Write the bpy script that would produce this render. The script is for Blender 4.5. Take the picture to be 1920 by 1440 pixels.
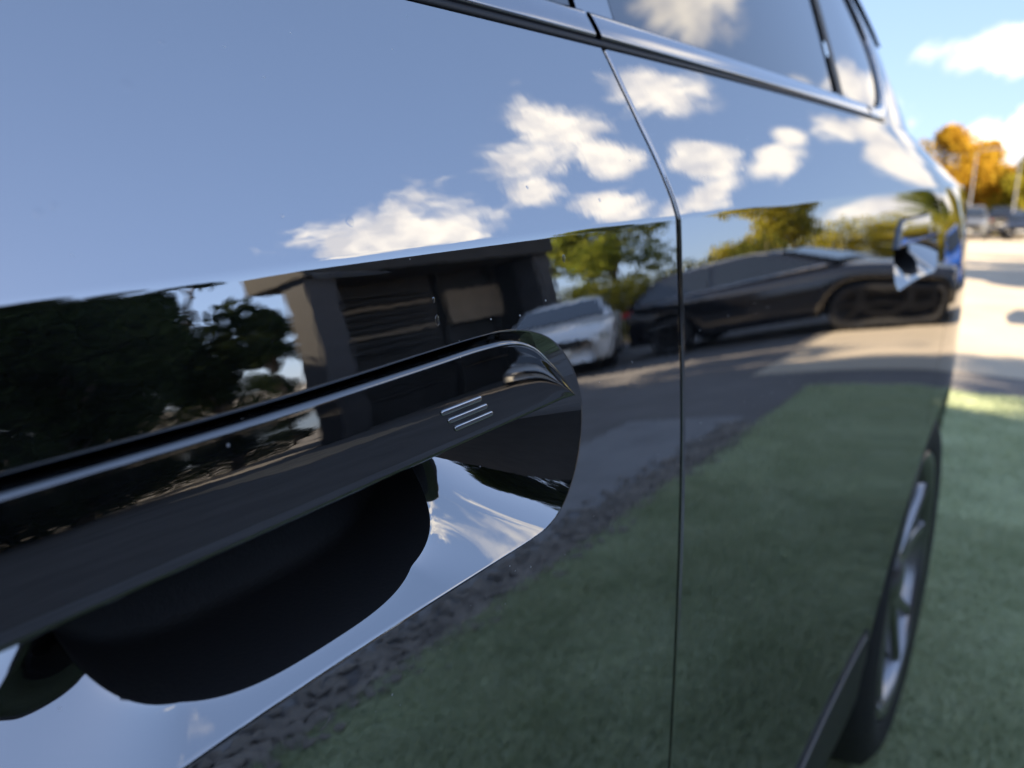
import bpy, bmesh, math, random
import numpy as np
from mathutils import Vector, Matrix
R = math.radians
for o in list(bpy.data.objects): bpy.data.objects.remove(o)
SC = bpy.context.scene; COL = SC.collection

# ---------------------------------------------------------------- camera
YAW, PITCH = R(37), R(13)
CAM = Vector((.17, 0, 1.10))
cd = bpy.data.cameras.new('camera'); cam = bpy.data.objects.new('camera', cd); COL.objects.link(cam)
cd.sensor_width = 36; cd.lens = 36*1350/1920; cd.clip_start = .01; cd.clip_end = 4000
fw = Vector((-math.sin(YAW)*math.cos(PITCH), math.cos(YAW)*math.cos(PITCH), -math.sin(PITCH)))
cam.location = CAM; cam.rotation_euler = fw.to_track_quat('-Z', 'Y').to_euler()
cd.dof.use_dof = True; cd.dof.focus_distance = .265; cd.dof.aperture_fstop = 8.5
SC.camera = cam

# ---------------------------------------------------------------- sky, sun, exposure
SUN_AZ, SUN_EL = R(-10), R(30)      # direction towards the sun, from +X
SKY_STRENGTH, EXPOSURE = .10, 2.1
sdir = Vector((math.cos(SUN_AZ)*math.cos(SUN_EL), math.sin(SUN_AZ)*math.cos(SUN_EL), math.sin(SUN_EL)))
sl = bpy.data.lights.new('sun', 'SUN'); sl.energy = 5.0; sl.angle = R(.5); sl.color = (1, .82, .60)
so = bpy.data.objects.new('sun', sl); COL.objects.link(so); so.rotation_euler = (-sdir).to_track_quat('-Z', 'Y').to_euler()
so.location = (20, -5, 15)

def nd(nt, kind, **kw):
    n = nt.nodes.new(kind)
    for k, v in kw.items():
        if k.startswith('i_'):
            n.inputs[int(k[2:]) if k[2:].isdigit() else k[2:]].default_value = v
        else: setattr(n, k, v)
    return n
def mth(nt, op, a, b=None, c=None, clamp=False):
    n = nt.nodes.new('ShaderNodeMath'); n.operation = op; n.use_clamp = clamp
    for i, v in enumerate((a, b, c)):
        if v is None: continue
        if isinstance(v, (int, float)): n.inputs[i].default_value = v
        else: nt.links.new(v, n.inputs[i])
    return n.outputs[0]
def vdot(nt, a, vec):
    n = nt.nodes.new('ShaderNodeVectorMath'); n.operation = 'DOT_PRODUCT'
    nt.links.new(a, n.inputs[0]); n.inputs[1].default_value = vec
    return n.outputs['Value']
def azel(az, el):
    a, e = R(az), R(el); return Vector((math.cos(a)*math.cos(e), math.sin(a)*math.cos(e), math.sin(e)))

world = bpy.data.worlds.new('World'); SC.world = world; world.use_nodes = True
nt = world.node_tree; nt.nodes.clear(); lk = nt.links.new
sky = nd(nt, 'ShaderNodeTexSky', sky_type='NISHITA', sun_disc=False, sun_elevation=SUN_EL, sun_rotation=math.pi/2-SUN_AZ)
sky.air_density = 1.0; sky.dust_density = .4; sky.ozone_density = 2.0; sky.altitude = 100
tc = nd(nt, 'ShaderNodeTexCoord'); D = tc.outputs['Generated']
# cumulus puffs: azimuth, elevation, half width, half height (degrees)
CLOUDS = [(49,30.5,7,5.4),(53,29,5.5,3.6),(45.5,28,4.5,2.8),(72,34,4.0,4.2),(67,31.5,3.8,3.2),(63.5,28.5,2.4,2.6),(71,26.5,2.5,3.6),(67,22.5,2.8,3.0),(76.5,21,2.9,3.4),(73.5,18,4.2,2.0),(79.5,17.2,3.0,1.8),
          (84,18.5,1.4,1.7),(87,16,2.0,2.6),(86.6,10.5,2.4,3.6),(88.5,13,2,3),(82.5,28.5,3.6,3.6),(104,30,5,5),(112,28,5,7),(84,4.3,9,1.4),(50,5.5,5,1.0),
          (94,10.3,5,1.5),(91.0,13.6,2,1.5),(95.2,4.4,1.1,1.6),(93,4.2,.9,1.9),(91.8,6.6,1.3,.8),(106,7,6,2),
          (20,66,6,3),(128,24,9,4),(145,33,10,5),(165,18,12,4),(190,30,10,6),(215,20,12,4),(240,38,9,5),(265,22,12,4),(290,32,10,5),(315,20,9,4),(340,40,8,4),(118,9,10,2),(150,8,12,2.5),(230,8,12,2.5),(300,9,12,2.5)]
nz = nd(nt, 'ShaderNodeTexNoise', i_Scale=10.0, i_Detail=9.0, i_Roughness=.66, i_Distortion=.5); lk(D, nz.inputs['Vector'])
nf = mth(nt, 'MULTIPLY_ADD', nz.outputs['Fac'], 3.1, -1.55)
acc = None
for az, el, w, h in CLOUDS:
    c = azel(az, el); ea = Vector((-math.sin(R(az)), math.cos(R(az)), 0)); ee = c.cross(ea)*-1
    if ee.z < 0: ee = -ee
    a = mth(nt, 'SUBTRACT', vdot(nt, D, tuple(ea/R(w))), c.dot(ea)/R(w))
    b = mth(nt, 'SUBTRACT', vdot(nt, D, tuple(ee/R(h))), c.dot(ee)/R(h))
    f = vdot(nt, D, tuple(c))
    d = mth(nt, 'SQRT', mth(nt, 'MULTIPLY_ADD', a, a, mth(nt, 'MULTIPLY', b, b)))
    s = mth(nt, 'SUBTRACT', 1.24, d)
    s = mth(nt, 'SUBTRACT', s, mth(nt, 'MULTIPLY', mth(nt, 'LESS_THAN', f, 0.0), 9.0))
    acc = s if acc is None else mth(nt, 'SMOOTH_MAX', acc, s, .25) if False else mth(nt, 'MAXIMUM', acc, s)
den = mth(nt, 'ADD', acc, nf)
mr = nd(nt, 'ShaderNodeMapRange', interpolation_type='SMOOTHSTEP'); lk(den, mr.inputs['Value'])
mr.inputs['From Min'].default_value = .08; mr.inputs['From Max'].default_value = .78
nz2 = nd(nt, 'ShaderNodeTexNoise', i_Scale=14.0, i_Detail=5.0, i_Roughness=.6); lk(D, nz2.inputs['Vector'])
cr = nd(nt, 'ShaderNodeValToRGB'); lk(nz2.outputs['Fac'], cr.inputs['Fac'])
CLOUD_GAIN = 5.6
cr.color_ramp.elements[0].position = .36; cr.color_ramp.elements[0].color = (.60, .59, .62, 1)
cr.color_ramp.elements[1].position = .58; cr.color_ramp.elements[1].color = (1, .92, .82, 1)
cg = nd(nt, 'ShaderNodeVectorMath', operation='SCALE'); lk(cr.outputs['Color'], cg.inputs[0]); cg.inputs['Scale'].default_value = CLOUD_GAIN
gm_ = nd(nt, 'ShaderNodeGamma', i_Gamma=.42); lk(sky.outputs['Color'], gm_.inputs['Color'])
tn = nd(nt, 'ShaderNodeVectorMath', operation='MULTIPLY'); lk(gm_.outputs[0], tn.inputs[0]); tn.inputs[1].default_value = (.98, 1.17, 1.58)
mx = nd(nt, 'ShaderNodeMix', data_type='RGBA'); lk(mr.outputs['Result'], mx.inputs['Factor']); lk(tn.outputs[0], mx.inputs[6]); lk(cg.outputs[0], mx.inputs[7])
bg = nd(nt, 'ShaderNodeBackground', i_Strength=SKY_STRENGTH); lk(mx.outputs[2], bg.inputs['Color'])
wo = nd(nt, 'ShaderNodeOutputWorld'); lk(bg.outputs[0], wo.inputs['Surface'])
SC.view_settings.view_transform = 'Standard'; SC.view_settings.look = 'None'
SC.view_settings.exposure = EXPOSURE; SC.view_settings.gamma = 1; SC.view_settings.use_curve_mapping = False
SC.render.resolution_x = 1024; SC.render.resolution_y = 768
if SC.render.engine != 'CYCLES': SC.render.engine = 'CYCLES'
SC.cycles.max_bounces = 10; SC.cycles.glossy_bounces = 6; SC.cycles.caustics_reflective = False; SC.cycles.caustics_refractive = False

# ---------------------------------------------------------------- materials
def new_mat(name):
    m = bpy.data.materials.new(name); m.use_nodes = True
    return m, m.node_tree, m.node_tree.nodes['Principled BSDF']
def simple(name, col, rough=.5, metal=0, ior=1.5, var=0, scale=8, bump=0, bscale=40):
    m, t, p = new_mat(name)
    p.inputs['Base Color'].default_value = (*col, 1); p.inputs['Roughness'].default_value = rough
    p.inputs['Metallic'].default_value = metal; p.inputs['IOR'].default_value = ior
    if var or bump:
        c = nd(t, 'ShaderNodeTexCoord')
    if var:
        n = nd(t, 'ShaderNodeTexNoise', i_Scale=scale, i_Detail=6.0, i_Roughness=.65); t.links.new(c.outputs['Object'], n.inputs['Vector'])
        r = nd(t, 'ShaderNodeValToRGB'); t.links.new(n.outputs['Fac'], r.inputs['Fac'])
        r.color_ramp.elements[0].position = .3; r.color_ramp.elements[1].position = .7
        r.color_ramp.elements[0].color = (*[x*(1-var) for x in col], 1); r.color_ramp.elements[1].color = (*[min(1, x*(1+var)) for x in col], 1)
        t.links.new(r.outputs['Color'], p.inputs['Base Color'])
    if bump:
        n = nd(t, 'ShaderNodeTexNoise', i_Scale=bscale, i_Detail=4.0); t.links.new(c.outputs['Object'], n.inputs['Vector'])
        b = nd(t, 'ShaderNodeBump', i_Strength=bump, i_Distance=.02); t.links.new(n.outputs['Fac'], b.inputs['Height']); t.links.new(b.outputs['Normal'], p.inputs['Normal'])
    return m
def paint_mat(name, base, ior, specks=True):
    """black lacquer with the dust specks and dried water marks of a used car"""
    m, t, p = new_mat(name); L = t.links.new
    p.inputs['Roughness'].default_value = .012; p.inputs['IOR'].default_value = ior
    p.inputs['Base Color'].default_value = (*base, 1)
    if not specks: return m
    c = nd(t, 'ShaderNodeTexCoord'); O = c.outputs['Object']
    # fine dust: tiny voronoi dots, thinned by noise
    v = nd(t, 'ShaderNodeTexVoronoi', i_Scale=230.0); L(O, v.inputs['Vector'])
    rnd = nd(t, 'ShaderNodeSeparateColor'); L(v.outputs['Color'], rnd.inputs[0])
    keep = mth(t, 'GREATER_THAN', rnd.outputs[0], .90)
    size = mth(t, 'MULTIPLY_ADD', rnd.outputs[1], .085, .022)
    dot = mth(t, 'MULTIPLY', mth(t, 'LESS_THAN', v.outputs['Distance'], size), keep)
    # dried drops: larger cells, only a thin ring of scale
    v2 = nd(t, 'ShaderNodeTexVoronoi', i_Scale=26.0); 
    n0 = nd(t, 'ShaderNodeTexNoise', i_Scale=120.0, i_Detail=2.0); L(O, n0.inputs['Vector'])
    va = nd(t, 'ShaderNodeVectorMath', operation='MULTIPLY_ADD'); L(n0.outputs['Color'], va.inputs[0]); va.inputs[1].default_value = (.006, .006, .006); L(O, va.inputs[2])
    L(va.outputs[0], v2.inputs['Vector'])
    r2 = nd(t, 'ShaderNodeSeparateColor'); L(v2.outputs['Color'], r2.inputs[0])
    keep2 = mth(t, 'GREATER_THAN', r2.outputs[0], .80)
    ringc = mth(t, 'MULTIPLY_ADD', r2.outputs[1], .08, .05)
    dd = mth(t, 'ABSOLUTE', mth(t, 'SUBTRACT', v2.outputs['Distance'], ringc))
    ring = mth(t, 'MULTIPLY', mth(t, 'SUBTRACT', 1.0, mth(t, 'DIVIDE', dd, .035), clamp=True), keep2)
    # hairline scratches
    mp = nd(t, 'ShaderNodeMapping'); L(O, mp.inputs['Vector']); mp.inputs['Rotation'].default_value = (.5, 0, 0); mp.inputs['Scale'].default_value = (1, 6, 260)
    n3 = nd(t, 'ShaderNodeTexNoise', i_Scale=1.0, i_Detail=1.0); L(mp.outputs[0], n3.inputs['Vector'])
    n4 = nd(t, 'ShaderNodeTexNoise', i_Scale=9.0, i_Detail=2.0); L(O, n4.inputs['Vector'])
    scr = mth(t, 'MULTIPLY', mth(t, 'GREATER_THAN', n3.outputs['Fac'], .735), mth(t, 'GREATER_THAN', n4.outputs['Fac'], .56))
    n6 = nd(t, 'ShaderNodeTexNoise', i_Scale=22.0, i_Detail=6.0, i_Roughness=.7); L(O, n6.inputs['Vector'])
    film = mth(t, 'MULTIPLY', mth(t, 'SUBTRACT', n6.outputs['Fac'], .40, clamp=True), .07)
    dot2 = mth(t, 'ADD', mth(t, 'MULTIPLY', dot, .55), film)
    k = mth(t, 'ADD', dot2, mth(t, 'ADD', mth(t, 'MULTIPLY', ring, .10), mth(t, 'MULTIPLY', scr, .14)), clamp=True)
    mc = nd(t, 'ShaderNodeMix', data_type='RGBA'); L(k, mc.inputs['Factor']); mc.inputs[6].default_value = (*base, 1); mc.inputs[7].default_value = (.5, .5, .5, 1)
    L(mc.outputs[2], p.inputs['Base Color'])
    L(mth(t, 'MULTIPLY_ADD', mth(t, 'ADD', dot, mth(t, 'MULTIPLY', ring, .22)), .6, .012), p.inputs['Roughness'])
    # the slight orange-peel of sprayed lacquer
    n5 = nd(t, 'ShaderNodeTexNoise', i_Scale=160.0, i_Detail=1.0); L(O, n5.inputs['Vector'])
    b = nd(t, 'ShaderNodeBump', i_Strength=.006, i_Distance=.002); L(n5.outputs['Fac'], b.inputs['Height']); L(b.outputs['Normal'], p.inputs['Normal'])
    return m
def leaf_mat(name, c0, c1, trans=.35):
    m = bpy.data.materials.new(name); m.use_nodes = True; t = m.node_tree; t.nodes.clear(); L = t.links.new
    c = nd(t, 'ShaderNodeTexCoord'); n = nd(t, 'ShaderNodeTexNoise', i_Scale=4.5 if name == 'turf_blade' else 1.7, i_Detail=6.0, i_Roughness=.75); L(c.outputs['Object'], n.inputs['Vector'])
    r = nd(t, 'ShaderNodeValToRGB'); L(n.outputs['Fac'], r.inputs['Fac']); r.color_ramp.elements[0].position = .35; r.color_ramp.elements[1].position = .65
    r.color_ramp.elements[0].color = (*c0, 1); r.color_ramp.elements[1].color = (*c1, 1)
    d = nd(t, 'ShaderNodeBsdfDiffuse'); tr = nd(t, 'ShaderNodeBsdfTranslucent'); L(r.outputs[0], d.inputs[0]); L(r.outputs[0], tr.inputs[0])
    x = nd(t, 'ShaderNodeMixShader'); x.inputs[0].default_value = trans; L(d.outputs[0], x.inputs[1]); L(tr.outputs[0], x.inputs[2])
    o = nd(t, 'ShaderNodeOutputMaterial'); L(x.outputs[0], o.inputs[0]); return m
PAINT_IOR = 5.4
M = dict(
    paint=paint_mat('black_lacquer', (.004, .005, .006), PAINT_IOR),
    paint_far=paint_mat('black_lacquer_plain', (.004, .005, .006), PAINT_IOR, False),
    glass=paint_mat('tinted_window', (.006, .008, .010), 2.6, False),
    grip=paint_mat('gloss_black_grip', (.004, .0045, .005), 2.5),
    bowl=paint_mat('gloss_black_recess', (.004, .0045, .005), 4.0),
    blackrim=simple('black_alloy', (.03, .03, .032), .4, .8),
    trim=simple('satin_trim', (.38, .38, .39), .12, 1, var=.06),
    rubber=simple('black_rubber', (.012, .012, .013), .55),
    cladding=simple('grained_plastic', (.02, .02, .022), .45, bump=.15, bscale=300),
    tyre=simple('tyre_rubber', (.018, .018, .019), .7, bump=.2, bscale=90),
    rim=simple('alloy_grey', (.30, .30, .31), .28, 1, var=.15),
    steel=simple('brake_steel', (.35, .33, .31), .4, 1),
    dark=simple('dark_void', (.008, .008, .009), .8),
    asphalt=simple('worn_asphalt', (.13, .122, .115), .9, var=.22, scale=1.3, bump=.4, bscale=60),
    concrete=simple('pale_paving', (.20, .198, .195), .9, var=.18, scale=2.2, bump=.3, bscale=50),
    lawnsoil=simple('turf_backing', (.34, .385, .21), .95, var=.25, scale=5, bump=.6, bscale=120),
    pebble=simple('grey_pebble', (.20, .178, .15), .85, var=.35, scale=9),
    render=simple('dark_render', (.028, .027, .026), .9, var=.2, scale=2),
    pillar=simple('grey_concrete', (.05, .05, .054), .85, var=.15, scale=3),
    tan=simple('tan_board', (.20, .15, .10), .8, var=.15, scale=3),
    slab=simple('roof_slab', (.04, .038, .036), .85, var=.15),
    brick=simple('dark_boards', (.035, .033, .032), .9, var=.25, scale=4),
    tiles=simple('roof_tile', (.06, .055, .055), .9, var=.25, scale=6),
    whitewood=simple('dark_frame', (.05, .05, .05), .5, var=.05),
    pane=simple('house_pane', (.02, .025, .03), .05, ior=1.6),
    bark=simple('bark', (.10, .075, .055), .95, var=.35, scale=9, bump=.8, bscale=25),
    metalpost=simple('galvanised_post', (.42, .42, .42), .45, .7, var=.1),
    sunlit_tan=simple('sunlit_tan_tone', (.42, .32, .21), .95, var=.3, scale=3, bump=.4, bscale=30),  # tan carries the sunlit look of the ground in its colour
    leaf_dark=leaf_mat('leaf_dark', (.018, .030, .014), (.04, .055, .02), .2),
    leaf_green=leaf_mat('leaf_green', (.09, .13, .02), (.24, .25, .04), .5),
    leaf_yellow=leaf_mat('leaf_yellow', (.26, .26, .03), (.46, .38, .05), .55),
    leaf_orange=leaf_mat('leaf_orange', (.36, .19, .02), (.56, .38, .04), .4),
    leaf_hedge=leaf_mat('leaf_hedge', (.03, .05, .012), (.16, .16, .03), .4),
    blade=leaf_mat('turf_blade', (.41, .47, .29), (.55, .60, .41), .3),
    yard=simple('sunlit_yard_tone', (.42, .36, .27), .9, var=.14, scale=.8, bump=.3, bscale=40),  # warm sunlight on the ground put into the base colour
    chrome=simple('chrome', (.75, .75, .76), .12, 1),
    gunmetal=simple('gunmetal', (.14, .14, .145), .35, 1),
    cavity=simple('cavity_plastic', (.007, .0075, .009), .6, bump=.1, bscale=700),
    mark=simple('dried_drop', (.02, .02, .022), .12, ior=5.2, var=.4, scale=300),
    lamp_clear=simple('lamp_lens', (.75, .76, .78), .08, .6), lamp_red=simple('tail_lens', (.35, .01, .01), .1),
    plate=simple('number_plate', (.75, .74, .68), .4),
)
def car_paint(name, col, metal=.0):
    return simple(name, col, .12, metal, 1.9)

# ---------------------------------------------------------------- mesh helpers
def tag(o, label=None, cat=None, group=None, kind=None):
    if label: o['label'] = label
    if cat: o['category'] = cat
    if group: o['group'] = group
    if kind: o['kind'] = kind
    return o
def empty(name, loc=(0, 0, 0), rz=0):
    o = bpy.data.objects.new(name, None); COL.objects.link(o); o.location = loc; o.rotation_euler = (0, 0, rz); o.empty_display_size = .2
    return o
def mesh_obj(name, verts, faces, mat, parent=None, normals=None, smooth=True, mat_by_face=None):
    me = bpy.data.meshes.new(name); me.from_pydata([tuple(v) for v in verts], [], faces); me.update()
    mats = mat if isinstance(mat, (list, tuple)) else [mat]
    for k in mats: me.materials.append(k)
    if mat_by_face: me.polygons.foreach_set('material_index', mat_by_face)
    if smooth: me.shade_smooth()
    if normals is not None: me.normals_split_custom_set_from_vertices([tuple(n) for n in normals])
    o = bpy.data.objects.new(name, me); COL.objects.link(o); o.parent = parent
    return o
class MB:
    def __init__(s): s.v = []; s.f = []
    def add(s, vs, fs):
        b = len(s.v); s.v += [tuple(v) for v in vs]; s.f += [tuple(i+b for i in f) for f in fs]; return s
    def box(s, lo, hi, mtx=None):
        (a, b, c), (d, e, f) = lo, hi
        vs = [Vector(p) for p in ((a,b,c),(d,b,c),(d,e,c),(a,e,c),(a,b,f),(d,b,f),(d,e,f),(a,e,f))]
        if mtx: vs = [mtx @ p for p in vs]
        return s.add(vs, [(3,2,1,0),(4,5,6,7),(0,1,5,4),(1,2,6,5),(2,3,7,6),(3,0,4,7)])
    def tube(s, pts, rad, n=8, cap=True):
        pts = [Vector(p) for p in pts]; rads = rad if isinstance(rad, (list, tuple)) else [rad]*len(pts)
        rings = []
        for i, p in enumerate(pts):
            d = (pts[min(i+1, len(pts)-1)]-pts[max(i-1, 0)]).normalized()
            u = d.cross(Vector((0, 0, 1)) if abs(d.z) < .9 else Vector((1, 0, 0))).normalized(); w = d.cross(u)
            rings.append([p+(u*math.cos(a)+w*math.sin(a))*rads[i] for a in [2*math.pi*k/n for k in range(n)]])
        vs = [q for r in rings for q in r]; fs = []
        for i in range(len(pts)-1):
            for k in range(n): fs.append((i*n+k, i*n+(k+1) % n, (i+1)*n+(k+1) % n, (i+1)*n+k))
        if cap: fs += [tuple(range(n))[::-1], tuple((len(pts)-1)*n+k for k in range(n))]
        return s.add(vs, fs)
    def lathe(s, prof, n=48, axis='x', center=(0, 0, 0)):
        """prof: (axial, radius) pairs, turned about the x axis"""
        vs = []; fs = []
        for a, r in prof:
            for k in range(n):
                t = 2*math.pi*k/n; vs.append((center[0]+a, center[1]+r*math.cos(t), center[2]+r*math.sin(t)))
        for i in range(len(prof)-1):
            for k in range(n): fs.append((i*n+k, (i+1)*n+k, (i+1)*n+(k+1) % n, i*n+(k+1) % n))
        return s.add(vs, fs)
    def build(s, name, mat, parent=None, smooth=False, bevel=0, sub=0):
        o = mesh_obj(name, s.v, s.f, mat, parent, smooth=smooth)
        if bevel:
            b = o.modifiers.new('bevel', 'BEVEL'); b.width = bevel; b.segments = 2; b.limit_method = 'ANGLE'
        if sub:
            b = o.modifiers.new('sub', 'SUBSURF'); b.levels = sub; b.render_levels = sub
        return o
def copy_tree(o, parent=None):
    c = o.copy(); COL.objects.link(c); c.parent = parent
    for ch in o.children: copy_tree(ch, c)
    return c

# ---------------------------------------------------------------- ground
def sheet(name, x0, x1, y0, y1, z, mat, cut=1, edge=0, seed=0):
    rnd = random.Random(seed); vs = []; fs = []
    nx, ny = max(1, int((x1-x0)/cut)) if cut else 1, max(1, int((y1-y0)/cut)) if cut else 1
    for j in range(ny+1):
        for i in range(nx+1):
            x = x0+(x1-x0)*i/nx; y = y0+(y1-y0)*j/ny
            if edge and (i in (0, nx)): x += rnd.uniform(-edge, edge)
            if edge and (j in (0, ny)): y += rnd.uniform(-edge, edge)
            vs.append((x, y, z))
    for j in range(ny):
        for i in range(nx): a = j*(nx+1)+i; fs.append((a, a+1, a+nx+2, a+nx+1))
    return tag(mesh_obj(name, vs, fs, mat, smooth=False), kind='structure')
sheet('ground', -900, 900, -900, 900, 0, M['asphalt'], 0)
sheet('sunlit_yard', -60, 2.0, 6.05, 54.2, .004, M['yard'], 4)  # sunlit ground painted paler than the asphalt left in shade
sheet('paved_path', 1.42, 2.35, -6, 4.4, .004, M['concrete'], .5)
sheet('sunlit_tan_patch', 5.4, 8.4, 3.6, 5.5, .005, M['sunlit_tan'], .2, .06, 3)  # painted stand-in for a sunlit patch, lies in shade here
sheet('lawn', -4.5, 1.24, -6, 5.35, .006, M['lawnsoil'], .12, .012, 5)
def scatter_tris(name, n, fn, mat, seed, label, cat):
    """one uncountable mass of small faces: fn(rng) -> (points)"""
    rng = np.random.default_rng(seed); P = fn(rng, n)                 # n x 3 x 3
    me = bpy.data.meshes.new(name); me.vertices.add(n*3); me.loops.add(n*3); me.polygons.add(n)
    me.vertices.foreach_set('co', P.reshape(-1)); me.loops.foreach_set('vertex_index', np.arange(n*3)); me.polygons.foreach_set('loop_start', np.arange(n)*3)
    me.polygons.foreach_set('loop_total', np.full(n, 3)); me.update(calc_edges=True); me.materials.append(mat)
    o = bpy.data.objects.new(name, me); COL.objects.link(o); return tag(o, label, cat, kind='stuff')
def blades(rng, n):
    x = rng.uniform(-.6, 1.27, n); y = np.where(rng.random(n) < .5, rng.uniform(-.6, 3, n), rng.uniform(-2, 5.37, n))
    a = rng.uniform(0, 2*np.pi, n); w = rng.uniform(.002, .0045, n); h = rng.uniform(.012, .03, n)*(.6+.4*np.sin(x*7)*np.sin(y*5)+.3)
    lx, ly = rng.normal(0, .012, n), rng.normal(0, .012, n); P = np.zeros((n, 3, 3))
    P[:, 0] = np.c_[x-w*np.cos(a), y-w*np.sin(a), np.full(n, .005)]; P[:, 1] = np.c_[x+w*np.cos(a), y+w*np.sin(a), np.full(n, .005)]; P[:, 2] = np.c_[x+lx, y+ly, .006+h]
    return P
scatter_tris('turf_grass', 230000, blades, M['blade'], 1, 'short green turf beside the black car', 'grass')
def pebbles():
    rnd = random.Random(4); mb = MB()
    for _ in range(3600):
        x = rnd.gauss(1.36, .075); y = rnd.uniform(-1.5, 4.6)
        if y > 4.2: continue
        r = rnd.uniform(.008, .022); s = [rnd.uniform(.7, 1.2) for _ in range(3)]; a = rnd.random()*6
        vs = []
        for p in ((1,0,0),(0,1,0),(-1,0,0),(0,-1,0),(0,0,1),(0,0,-.4),(.7,.7,.45),(-.7,.7,.45),(-.7,-.7,.45),(.7,-.7,.45)):
            vs.append((x+r*s[0]*(p[0]*math.cos(a)-p[1]*math.sin(a)), y+r*s[1]*(p[0]*math.sin(a)+p[1]*math.cos(a)), .006+r*s[2]*.7*p[2]+r*.25))
        fs = [(0,6,9),(1,7,6),(2,8,7),(3,9,8),(6,7,4),(7,8,4),(8,9,4),(9,6,4),(0,1,6),(1,2,7),(2,3,8),(3,0,9)]
        mb.add(vs, fs)
    return tag(mb.build('gravel', M['pebble']), 'strip of grey gravel along the edge of the turf', 'gravel', kind='stuff')
pebbles()

# GEO
CREASE_Z = 1.10
def zc(y): return CREASE_Z + 0.053*(y-.374) - .006*(y-.374)**2
def zb(y): return 1.193 + .074*(y-.374) - .008*max(0,y-.9)**2
def sstep(a, b, x):
    t = min(1, max(0, (x-a)/(b-a))); return t*t*(3-2*t)
def plan(y):
    x = -.014*(y-.4)**2 if y > .4 else -.010*(y-.4)**2
    return x
def body(y, z):
    v = z-zc(y)
    up = -(.40*v + (1.4*v*v if v > 0 else 0))
    w = max(0, -v)
    lo = .018*(1-math.exp(-w/.10)) if v < 0 else -.18*v
    k = .00035
    h = max(0, k-abs(up-lo))/k
    x = min(up, lo) - h*h*k*.25
    # lower door: gentle tuck above the sill
    if w > .30: x -= .10*(w-.30)**2
    # wheel-arch flares
    for yc in (1.56, -1.36):
        g = math.exp(-((y-yc)/.42)**2)
        x += .034*g*sstep(.12, -.18, v)
    # cabin narrows behind the rear door and ahead of the windscreen
    if y > 1.15: x -= .10*(y-1.15)**2*sstep(-.02, .14, v)
    if y < -.7: x -= .10*(y+.7)**2*sstep(-.02, .14, v)
    x += plan(y)
    if y > 2.05:
        t = min(.999, (y-2.05)/.42); x -= .42*(1-math.sqrt(1-t*t))
    if y < -1.85:
        t = min(.999, (-1.85-y)/.46); x -= .60*(1-math.sqrt(1-t*t))
    return x
# ENDGEO
# ---------------------------------------------------------------- the black car in front of the lens
XC = -.935                                       # centre line of the car
VB = .0930                                       # height of the belt above the crease
def seam(v):
    pts = [(-.70, .3675), (-.336, .3677), (-.13, .369), (-.0545, .3698), (-.026, .3718), (0, .3762), (.0107, .3770), (.028, .3752), (.049, .3722), (.071, .3718), (.1, .3750)]
    return float(np.interp(v, [p[0] for p in pts], [p[1] for p in pts]))
WY, WZ, WR, ARCH = 1.56, .372, .372, .415
FWY = -1.36
def rear_edge(v):
    z = zc(1.3)+v; r = ARCH+.055
    if z < WZ+r*.86: return WY-math.sqrt(max(1e-6, r*r-(z-WZ)**2))
    return min(1.395, WY-math.sqrt(r*r*(1-.86**2))+ .35*(z-WZ-r*.86))
def front_edge(v): return -.69-.04*sstep(-.4, .1, v)
def surf(y, v, off=0): return Vector((body(y, zc(y)+v)+off, y, zc(y)+v))
def bnorm(y, z, e=4e-4):
    dy = (body(y+e, z)-body(y-e, z))/(2*e); dz = (body(y, z+e)-body(y, z-e))/(2*e)
    return Vector((1, -dy, -dz)).normalized()
def catmull(pts, n, closed=True):
    pts = [Vector((p[0], p[1], 0)) for p in pts]; out = []; m = len(pts)
    for i in range(m if closed else m-1):
        g = lambda k: pts[k % m] if closed else pts[min(max(k, 0), m-1)]
        p0, p1, p2, p3 = g(i-1), g(i), g(i+1), g(i+2)
        for k in range(n):
            t = k/n
            q = .5*((2*p1)+(p2-p0)*t+(2*p0-5*p1+4*p2-p3)*t*t+(3*p1-p0-3*p2+p3)*t**3)
            out.append((q.x, q.y))
    if not closed: out.append((pts[-1].x, pts[-1].y))
    return out
def ray_contour(poly, c, d):
    """point of a star-shaped outline along direction d from c"""
    best = None
    for i in range(len(poly)):
        (x1, y1), (x2, y2) = poly[i], poly[(i+1) % len(poly)]
        ex, ey = x2-x1, y2-y1; den = d[0]*ey-d[1]*ex
        if abs(den) < 1e-15: continue
        t = ((x1-c[0])*ey-(y1-c[1])*ex)/den; s = ((x1-c[0])*d[1]-(y1-c[1])*d[0])/den
        if t > 0 and -1e-9 <= s <= 1+1e-9 and (best is None or t > best): best = t
    return (c[0]+d[0]*best, c[1]+d[1]*best)
half = [(.11, -.0334), (.1725, -.0325), (.2004, -.0323), (.2161, -.0331), (.233, -.0367), (.247, -.0433), (.2578, -.0545), (.2629, -.065), (.265, -.0755), (.2629, -.089), (.2575, -.1019), (.2482, -.1133), (.2375, -.1188), (.2238, -.1203), (.1896, -.1196), (.1367, -.1187), (.11, -.1186)]
POCKET = catmull(half+[(.22-p[0], p[1]) for p in half[-2:0:-1]], 14)
PC = (.11, -.068)                                # middle of the finger pocket
LINER = [(.124+.064*math.copysign(abs(math.cos(a))**.62, math.cos(a)), -.0765+.0370*math.copysign(abs(math.sin(a))**.75, math.sin(a))) for a in [2*math.pi*k/240 for k in range(240)]]
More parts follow.
